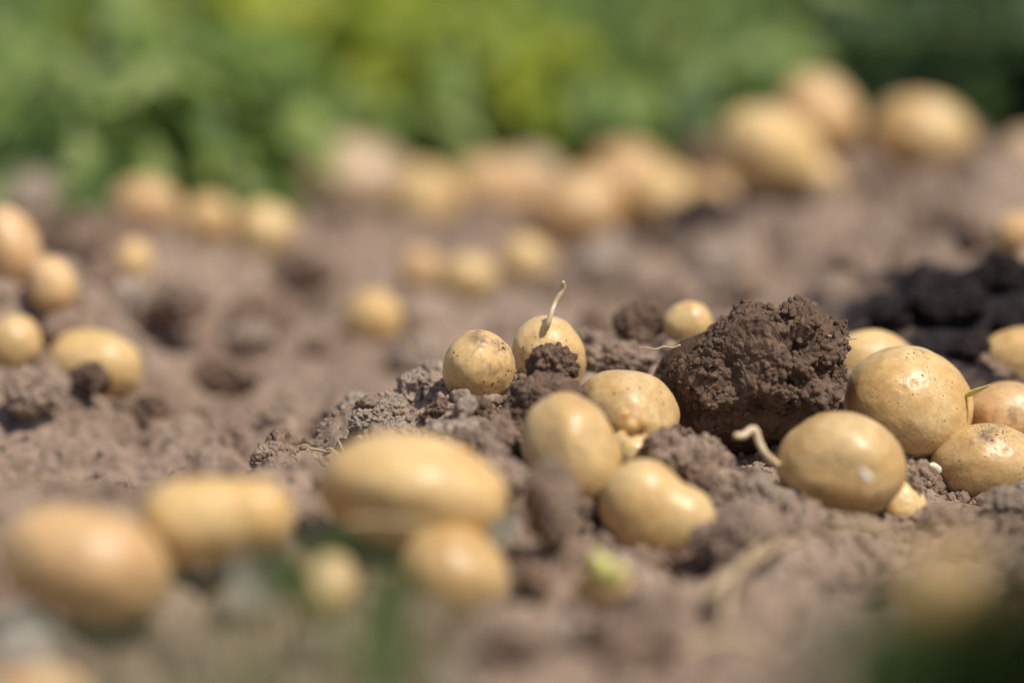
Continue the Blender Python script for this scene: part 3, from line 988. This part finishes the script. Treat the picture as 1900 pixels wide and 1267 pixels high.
def thread(name, pts, radii, mat, label, cat, group=None, seg=7):
    P = [at(*p) for p in pts]
    V, Q = tube([p - P[0] for p in P], radii, seg)
    o = obj(name, mesh_np(name, V, Q), mat, loc=P[0])
    return tag(o, label, cat, group)


GS_ = 'dry straws and rootlets on the soil'
thread('rootlet', [(1712, 915, 2.05), (1712, 898, 2.05), (1703, 885, 2.05), (1701, 872, 2.05), (1706, 862, 2.05), (1709, 856, 2.05), (1704, 858, 2.05)],
       [.0005, .0006, .0008, .0006, .0008, .0009, .0004], M_ROOT, 'tiny curled rootlet standing up beside the specked potato', 'rootlet', GS_)
thread('straw', [(1530, 962, 1.90), (1565, 962, 1.895), (1610, 970, 1.895), (1660, 990, 1.90)], [.0012, .0013, .0013, .001], M_STRAW, 'upper dry straw lying under the sprouted round potato', 'straw', GS_)
thread('straw', [(1520, 980, 1.89), (1570, 978, 1.885), (1620, 985, 1.885), (1672, 1004, 1.89)], [.0011, .0012, .0012, .001], M_STRAW, 'lower dry straw lying under the sprouted round potato', 'straw', GS_)
thread('straw', [(1300, 1110, 1.82), (1345, 1075, 1.84), (1400, 1040, 1.86), (1450, 1010, 1.89), (1490, 1000, 1.92)], [.0018, .002, .002, .0016, .001], M_STRAW, 'longest brown dry stem leaning across the soil right of the lobed potato', 'straw', GS_)
thread('straw', [(1345, 1150, 1.79), (1350, 1100, 1.81), (1375, 1050, 1.84), (1420, 1000, 1.88)], [.0016, .0018, .0016, .001], M_STRAW, 'brown dry stem bent upwards below the longest dry stem', 'straw', GS_)
thread('straw', [(1270, 1205, 1.72), (1330, 1185, 1.73), (1400, 1190, 1.74), (1440, 1215, 1.74)], [.0022, .0026, .0022, .001], M_STRAW, 'blurred orange brown dry stem near the lower edge', 'straw', GS_)
thread('straw', [(598, 838, 2.09), (612, 832, 2.085), (625, 842, 2.08), (632, 856, 2.08)], [.0006, .0007, .0006, .0004], M_STRAW, 'fine straw wisp at the left tip of the ridge', 'straw', GS_)
thread('straw', [(640, 842, 2.085), (632, 826, 2.085), (626, 812, 2.088)], [.0005, .0006, .0003], M_STRAW, 'short upright straw wisp at the left tip of the ridge', 'straw', GS_)
thread('straw', [(575, 832, 2.09), (590, 834, 2.088), (606, 838, 2.085)], [.0007, .0008, .0004], M_STRAW, 'tiny orange straw fragment left of the ridge tip', 'straw', GS_)
thread('straw', [(640, 968, 1.80), (700, 966, 1.80), (760, 970, 1.80), (800, 975, 1.81)], [.0010, .0012, .0011, .0008], M_STRAW, 'dry straw across the foot of the long oval potato', 'straw', GS_)
thread('straw', [(1862, 985, 2.0), (1866, 965, 2.0), (1872, 955, 2.0)], [.0003, .0004, .0002], M_ROOT, 'hair thin rootlet hanging from the grey crumbly clod', 'rootlet', GS_)

# ------------------------------------------------------------------ leaves and plants


def blade_mesh(P0, P1, bend, width, nseg=8, twist=0.0, side=None):
    """flat pointed leaf with a keel, from P0 to P1"""
    P0, P1 = np.array(P0, float), np.array(P1, float)
    ax = P1 - P0
    Ln = np.linalg.norm(ax)
    ax = ax / Ln
    sd = np.cross(ax, side if side is not None else np.array([0, -1.0, .4]))
    sd /= np.linalg.norm(sd)
    nn = np.cross(sd, ax)
    V, Q = [], []
    for i in range(nseg + 1):
        t = i / nseg
        c = P0 + ax * Ln * t + np.array(bend) * Ln * t * t
        w = width * (math.sin(math.pi * min(.999, t ** .75)) * .95 + .05) * .5
        th = twist * t
        s2 = math.cos(th) * sd + math.sin(th) * nn
        V += [c - s2 * w + nn * w * .35, c, c + s2 * w + nn * w * .35]
    for i in range(nseg):
        for k in (0, 1):
            Q.append((3 * i + k, 3 * i + k + 1, 3 * i + k + 4, 3 * i + k + 3))
    return np.array(V), np.array(Q)


def join(parts):
    V, Q, o = [], [], 0
    for v, q in parts:
        V.append(v)
        Q.append(np.asarray(q) + o)
        o += len(v)
    return np.concatenate(V), np.concatenate(Q)


def rv(r, a, b):
    return r.uniform(a, b)


LEAN = np.array([.35, -.75, .5])            # leaves turn towards the light


def plant_parts(seed, height, spread, nstems=5, leaves_per=7, leafsize=.045, reach=1.0):
    """a bushy potato plant about the origin: stems and compound leaves of 5 to 7 leaflets"""
    r = np.random.default_rng(seed)
    stems, leaves = [], []
    for sidx in range(nstems):
        az = r.uniform(0, 2 * math.pi)
        lean = r.uniform(.15, 1.0) * spread
        h = height * r.uniform(.7, 1.05)
        pts = [np.array([0, 0, -.01]) + r.normal(size=3) * .006]
        for k in range(1, 5):
            t = k / 4
            pts.append(np.array([math.cos(az) * lean * t ** 1.3, math.sin(az) * lean * t ** 1.3, h * t]) + r.normal(size=3) * .012)
        stems.append(tube(pts, [.006, .0055, .0045, .0035, .002], 6, 3))
        P = np.array(pts)
        for k in range(leaves_per):
            t = r.uniform(.06, 1.0) * 4
            i = min(int(t), 3)
            b = P[i] * (1 - (t - i)) + P[i + 1] * (t - i)
            la = r.uniform(0, 2 * math.pi)
            Ln = r.uniform(.09, .17) * reach
            dirv = np.array([math.cos(la), math.sin(la), r.uniform(-.25, .55)])
            dirv /= np.linalg.norm(dirv)
            rach = [b + dirv * Ln * u + np.array([0, 0, -.35 * Ln * u * u]) for u in np.linspace(0, 1, 4)]
            stems.append(tube(rach, [.002, .0018, .0015, .001], 4, 2))
            sdv = np.cross(dirv, [0, 0, 1.0])
            sdv /= np.linalg.norm(sdv)
            for u, sg in ((.35, 1), (.35, -1), (.62, 1), (.62, -1), (.85, 1), (.85, -1), (1.0, 0)):
                c = b + dirv * Ln * u + np.array([0, 0, -.35 * Ln * u * u])
                ls = leafsize * r.uniform(.7, 1.25) * (1.25 if sg == 0 else 1)
                d2 = dirv * (.45 if sg else 1) + sdv * sg * .9 + r.normal(size=3) * .25 + np.array([0, 0, -.35])
                d2 /= np.linalg.norm(d2)
                out = np.array([c[0], c[1], 0])
                upv = np.array([0, 0, .45]) + .8 * LEAN + out / (np.linalg.norm(out) + .05) * .45 + r.normal(size=3) * .40
                leaves.append(blade_mesh(c, c + d2 * ls, (0, 0, -.25), ls * .62, 5, r.normal() * .3, side=upv))
    return join(stems), join(leaves)


kinds = []
for k in range(6):
    (sv, sq), (lv, lq) = plant_parts(2000 + k, [.13, .16, .055, .17, .075, .46][k], .17 if k < 5 else .07, 12 if k < 5 else 14, 12 if k < 5 else 18, .043, 1.0 if k < 5 else .75)
    ms = mesh_np('stem', sv, sq)
    ms.materials.append(M_STEM)
    ml = mesh_np('foliage', lv, lq)
    ml.materials.append(M_LEAF)
    ml2 = ml.copy()
    ml2.materials.clear()
    ml2.materials.append(M_LEAFY)
    ml3 = ml.copy()
    ml3.materials.clear()
    ml3.materials.append(M_LEAFD_SHADE)
    kinds.append((ms, {'g': ml, 'y': ml2, 'd': ml3}))


def plant(x, y, k, col, sc, rot, label, group='potato plants standing behind the dug strip', z=None):
    zz = float(base_z(np.array([x]), np.array([y]))[0]) if z is None else z
    root = empty('potato_plant', (x, y, zz))
    root.rotation_euler = (0, 0, (rot % 1.6) - .8)
    root.scale = (sc, sc, sc)
    tag(root, label, 'potato plant', group)
    for nm, me in (('stem', kinds[k][0]), ('foliage', kinds[k][1][col])):
        o = bpy.data.objects.new(nm, me)
        COL.objects.link(o)
        o.parent = root
    return root


PL = [
    (-.46, 2.90, 'g', 1.0, 'bright leafy potato plant nearest the left edge of the leaf row'),
    (-.32, 2.94, 'g', .9, 'leafy potato plant above the reddish tan potato with dark gaps in its foliage'),
    (-.17, 3.16, 'y', .95, 'yellowing potato plant above the pale blurred potato, left of the earthy heap'),
    (-.07, 3.26, 'g', 1.0, 'bright potato plant behind the largest earthy brown potato'),
    (.05, 3.22, 'g', .85, 'low bright green potato plant in the centre of the front leaf row'),
    (.16, 3.24, 'g', .95, 'green potato plant behind the far tan cluster'),
    (.28, 3.22, 'g', 1.0, 'darker green potato plant behind the upper right potato pair'),
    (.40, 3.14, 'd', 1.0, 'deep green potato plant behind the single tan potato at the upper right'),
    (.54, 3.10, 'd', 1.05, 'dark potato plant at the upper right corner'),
]
for i, (x, y, c, sc, lab) in enumerate(PL):
    plant(x, y, (0, 1, 3)[i % 3], c, sc, i * 1.3, lab)
for i, (x, y, c, lab) in enumerate([
        (-.42, 2.92, 'g', 'low sprawling potato plant at the left edge behind the small half sunk potato'),
        (-.26, 2.98, 'g', 'low sprawling potato plant just behind the reddish tan potato'),
        (-.16, 3.18, 'g', 'low sprawling potato plant just left of the largest earthy brown potato'),
        (.00, 3.17, 'g', 'low sprawling potato plant just behind the tan potato of the far row'),
        (.10, 3.18, 'g', 'low sprawling potato plant behind the middle of the far tan cluster'),
        (.20, 3.16, 'g', 'low sprawling potato plant left of the upper right potato pair')]):
    plant(x, y, 2 if i % 2 else 4, c, .9, i * .9, lab)
k = 0
for row, yy in enumerate((3.36, 3.55, 3.8, 4.1, 4.5)):
    for x in np.arange(-.72, .75, .17):
        k += 1
        plant(x + random.uniform(-.05, .05) + .1 * (row % 2), yy + random.uniform(-.06, .06), k % 5, 'd' if x > .42 else ('y' if (-.28 < x < .08 and k % 2) else 'g'), random.uniform(.95, 1.25), random.uniform(0, 6.28),
              'blurred green potato plant in the rows behind the front leaf row', 'potato plants in the rows further back')

# tall plants added out of view at the right to cast shade into the frame
plant(.64, 2.18, 5, 'd', 1.0, .6, 'unseen potato plant added right of the dug strip to shade the dark soil', 'unseen potato plants added to cast shade')
plant(.38, 1.13, 5, 'd', .95, 2.0, 'unseen potato plant added right of the foreground to shade the lower right corner', 'unseen potato plants added to cast shade')


def leaf_thing(name, parts, label, cat, loc, group=None):
    root = empty(name, loc)
    tag(root, label, cat, group)
    for nm, (V, Q), mat, lab in parts:
        o = obj(nm, mesh_np(nm, V - loc, Q), mat, root)
        if lab:
            o['label'] = lab
    return root


def bl(p0, p1, width, bend=(0, 0, 0), twist=0.0):
    return blade_mesh(at(*p0), at(*p1), bend, width, 10, twist, side=-FWD)


b0 = at(640, 1235, 1.60)
leaf_thing('weed', [
    ('leaf', bl((700, 1240, 1.60), (738, 1015, 1.58), .026, (0, 0, -.02), .4), M_GRASS, 'broad green blade leaf'),
    ('leaf', bl((650, 1235, 1.60), (800, 1225, 1.55), .022, (0, 0, -.1), .2), M_GRASS, None),
    ('leaf', bl((560, 1120, 1.66), (505, 985, 1.63), .020, (0, 0, -.05), -.3), M_GRASS, 'dull green upright leaf'),
    ('leaf', bl((590, 1010, 1.70), (680, 985, 1.68), .012, (0, 0, -.1), 0), M_GRASS, None),
    ('stem', tube([b0, at(620, 1150, 1.63), at(575, 1060, 1.66), at(590, 1000, 1.69)], [.002, .002, .0016, .001], 6), M_STEM, None),
], 'small green weed with blade leaves in the foreground between blurred potatoes', 'weed', b0)
b0 = at(930, 1010, 1.86)
o = obj('dry_leaf', mesh_np('dry_leaf', *(lambda v, q_: (v - b0, q_))(*bl((905, 1010, 1.86), (965, 950, 1.85), .013, (0, 0, .05), .5))), M_PALELEAF, loc=b0)
tag(o, 'bleached pale dry leaf right of the long oval potato', 'leaf')
b0 = at(480, 1080, 1.70)
o = obj('dry_leaf', mesh_np('dry_leaf', *(lambda v, q_: (v - b0, q_))(*bl((500, 1120, 1.70), (440, 1010, 1.69), .022, (0, 0, -.05), .3))), M_PALELEAF, loc=b0)
tag(o, 'grey bleached dry leaf in front of the two humped potato', 'leaf')
b0 = at(20, 1180, 1.55)
o = obj('dry_leaf', mesh_np('dry_leaf', *(lambda v, q_: (v - b0, q_))(*bl((-10, 1150, 1.55), (110, 1200, 1.55), .012, (0, 0, -.1), .3))), M_PALELEAF, loc=b0)
tag(o, 'pale dry leaf at the left edge below the large orange potato', 'leaf')

# weed close to the lens at the lower right
b0 = at(1720, 1500, 1.22)
leaf_thing('weed', [
    ('stem', tube([b0, at(1720, 1350, 1.22), at(1730, 1200, 1.22), at(1735, 1100, 1.22)], [.0035, .003, .0025, .0015], 6), M_STEM, None),
    ('leaf', bl((1725, 1260, 1.22), (1600, 1090, 1.20), .045, (0, 0, -.1), .3), M_GRASS, None),
    ('leaf', bl((1715, 1300, 1.22), (1520, 1160, 1.21), .040, (0, 0, -.15), .3), M_GRASS, None),
], 'blurred green weed close to the lens below the nearest tan potato', 'weed', b0)
b0 = at(1900, 1520, 1.20)
parts = [('stem', tube([b0, at(1900, 1330, 1.20), at(1895, 1150, 1.20), at(1905, 950, 1.20)], [.005, .0045, .004, .002], 6), M_STEM, None)]
for p0, p1, w in (((1900, 1150, 1.2), (1885, 1000, 1.18), .020), ((1900, 1270, 1.2), (1850, 1190, 1.18), .030), ((1900, 1330, 1.2), (1740, 1270, 1.17), .03), ((1895, 1380, 1.2), (1640, 1300, 1.18), .03),
                  ((1910, 1100, 1.2), (1970, 960, 1.18), .030), ((1910, 1220, 1.2), (1970, 1080, 1.17), .05), ((1905, 1400, 1.2), (1890, 1190, 1.16), .036), ((1890, 1420, 1.2), (1820, 1250, 1.16), .036),
                  ((1880, 1440, 1.2), (1560, 1262, 1.16), .040), ((1890, 1400, 1.2), (1690, 1225, 1.18), .036), ((1905, 1300, 1.2), (1905, 1050, 1.15), .030), ((1880, 1450, 1.2), (1700, 1290, 1.14), .05), ((1890, 1420, 1.2), (1660, 1170, 1.18), .05), ((1900, 1330, 1.2), (1880, 960, 1.16), .040), ((1910, 1350, 1.2), (1925, 1000, 1.16), .055), ((1800, 1500, 1.2), (1540, 1240, 1.17), .05), ((1900, 1440, 1.2), (1860, 1210, 1.15), .05)):
    parts.append(('leaf', bl(p0, p1, w, (0, 0, -.08), .2), M_LEAFD_SHADE, None))
leaf_thing('weed', parts, 'leafy weed with shade painted into its dark leaves filling the lower right corner close to the lens', 'weed', b0)

# tall thin grass close to the lens


def grass_tuft(px, py, d, n, spread, tops, label, seed, lean=0.0):
    r = np.random.default_rng(seed)
    b = at(px, py, d)
    b = np.array([b[0], b[1], -.04])
    ps = []
    for k in range(n):
        p0 = b + np.array([r.uniform(-.012, .012), r.uniform(-.012, .012), 0])
        tx = px + r.uniform(-spread, spread) + lean
        p1 = at(tx, r.uniform(*tops), d + r.uniform(-.05, .05))
        ps.append(('blade', blade_mesh(p0, p1, ((p1[0] - b[0]) * .5, 0, -.02), r.uniform(.004, .0065), 12, r.normal() * .4, side=-FWD), M_PALEGRASS, None))
    return leaf_thing('grass_tuft', ps, label, 'grass', b)


grass_tuft(600, 1267, 1.18, 24, 280, (820, 1060), 'thin tall grass very blurred in front of the long oval potato', 5)
grass_tuft(330, 1267, 1.22, 15, 260, (860, 1130), 'thin grass very blurred in front of the two humped potato', 6)
grass_tuft(1600, 1267, 1.20, 8, 150, (980, 1180), 'thin grass very blurred left of the nearest tan potato', 8)

GL = 'dry litter strewn on the soil'
lit = np.random.default_rng(77)
for k in range(46):
    y = lit.uniform(1.66, 2.75)
    x = lit.uniform(-.14, .14) * y
    z = float(ground_z(np.array([x]), np.array([y]))[0])
    if blocked(x, y, z, .01):
        continue
    az = lit.uniform(0, 6.28)
    Ln = lit.uniform(.008, .03)
    u = np.array([math.cos(az), math.sin(az), 0])
    p = []
    for t in (-.5, -.15, .2, .5):
        c = u * Ln * t + lit.normal(size=3) * .0012
        zz = float(ground_z(np.array([x + c[0]]), np.array([y + c[1]]))[0])
        p.append(np.array([c[0], c[1], max(zz - z, 0) + .0015]))
    w = lit.uniform(.0003, .0009)
    V, Q = tube(p, [w, w * 1.2, w, w * .5], 6, 4)
    tag(obj('straw', mesh_np('straw', V, Q), M_STRAW if k % 2 else M_ROOT, loc=(x, y, z)), 'short loose bit of dry straw or root lying on the dug soil', 'straw', GL)
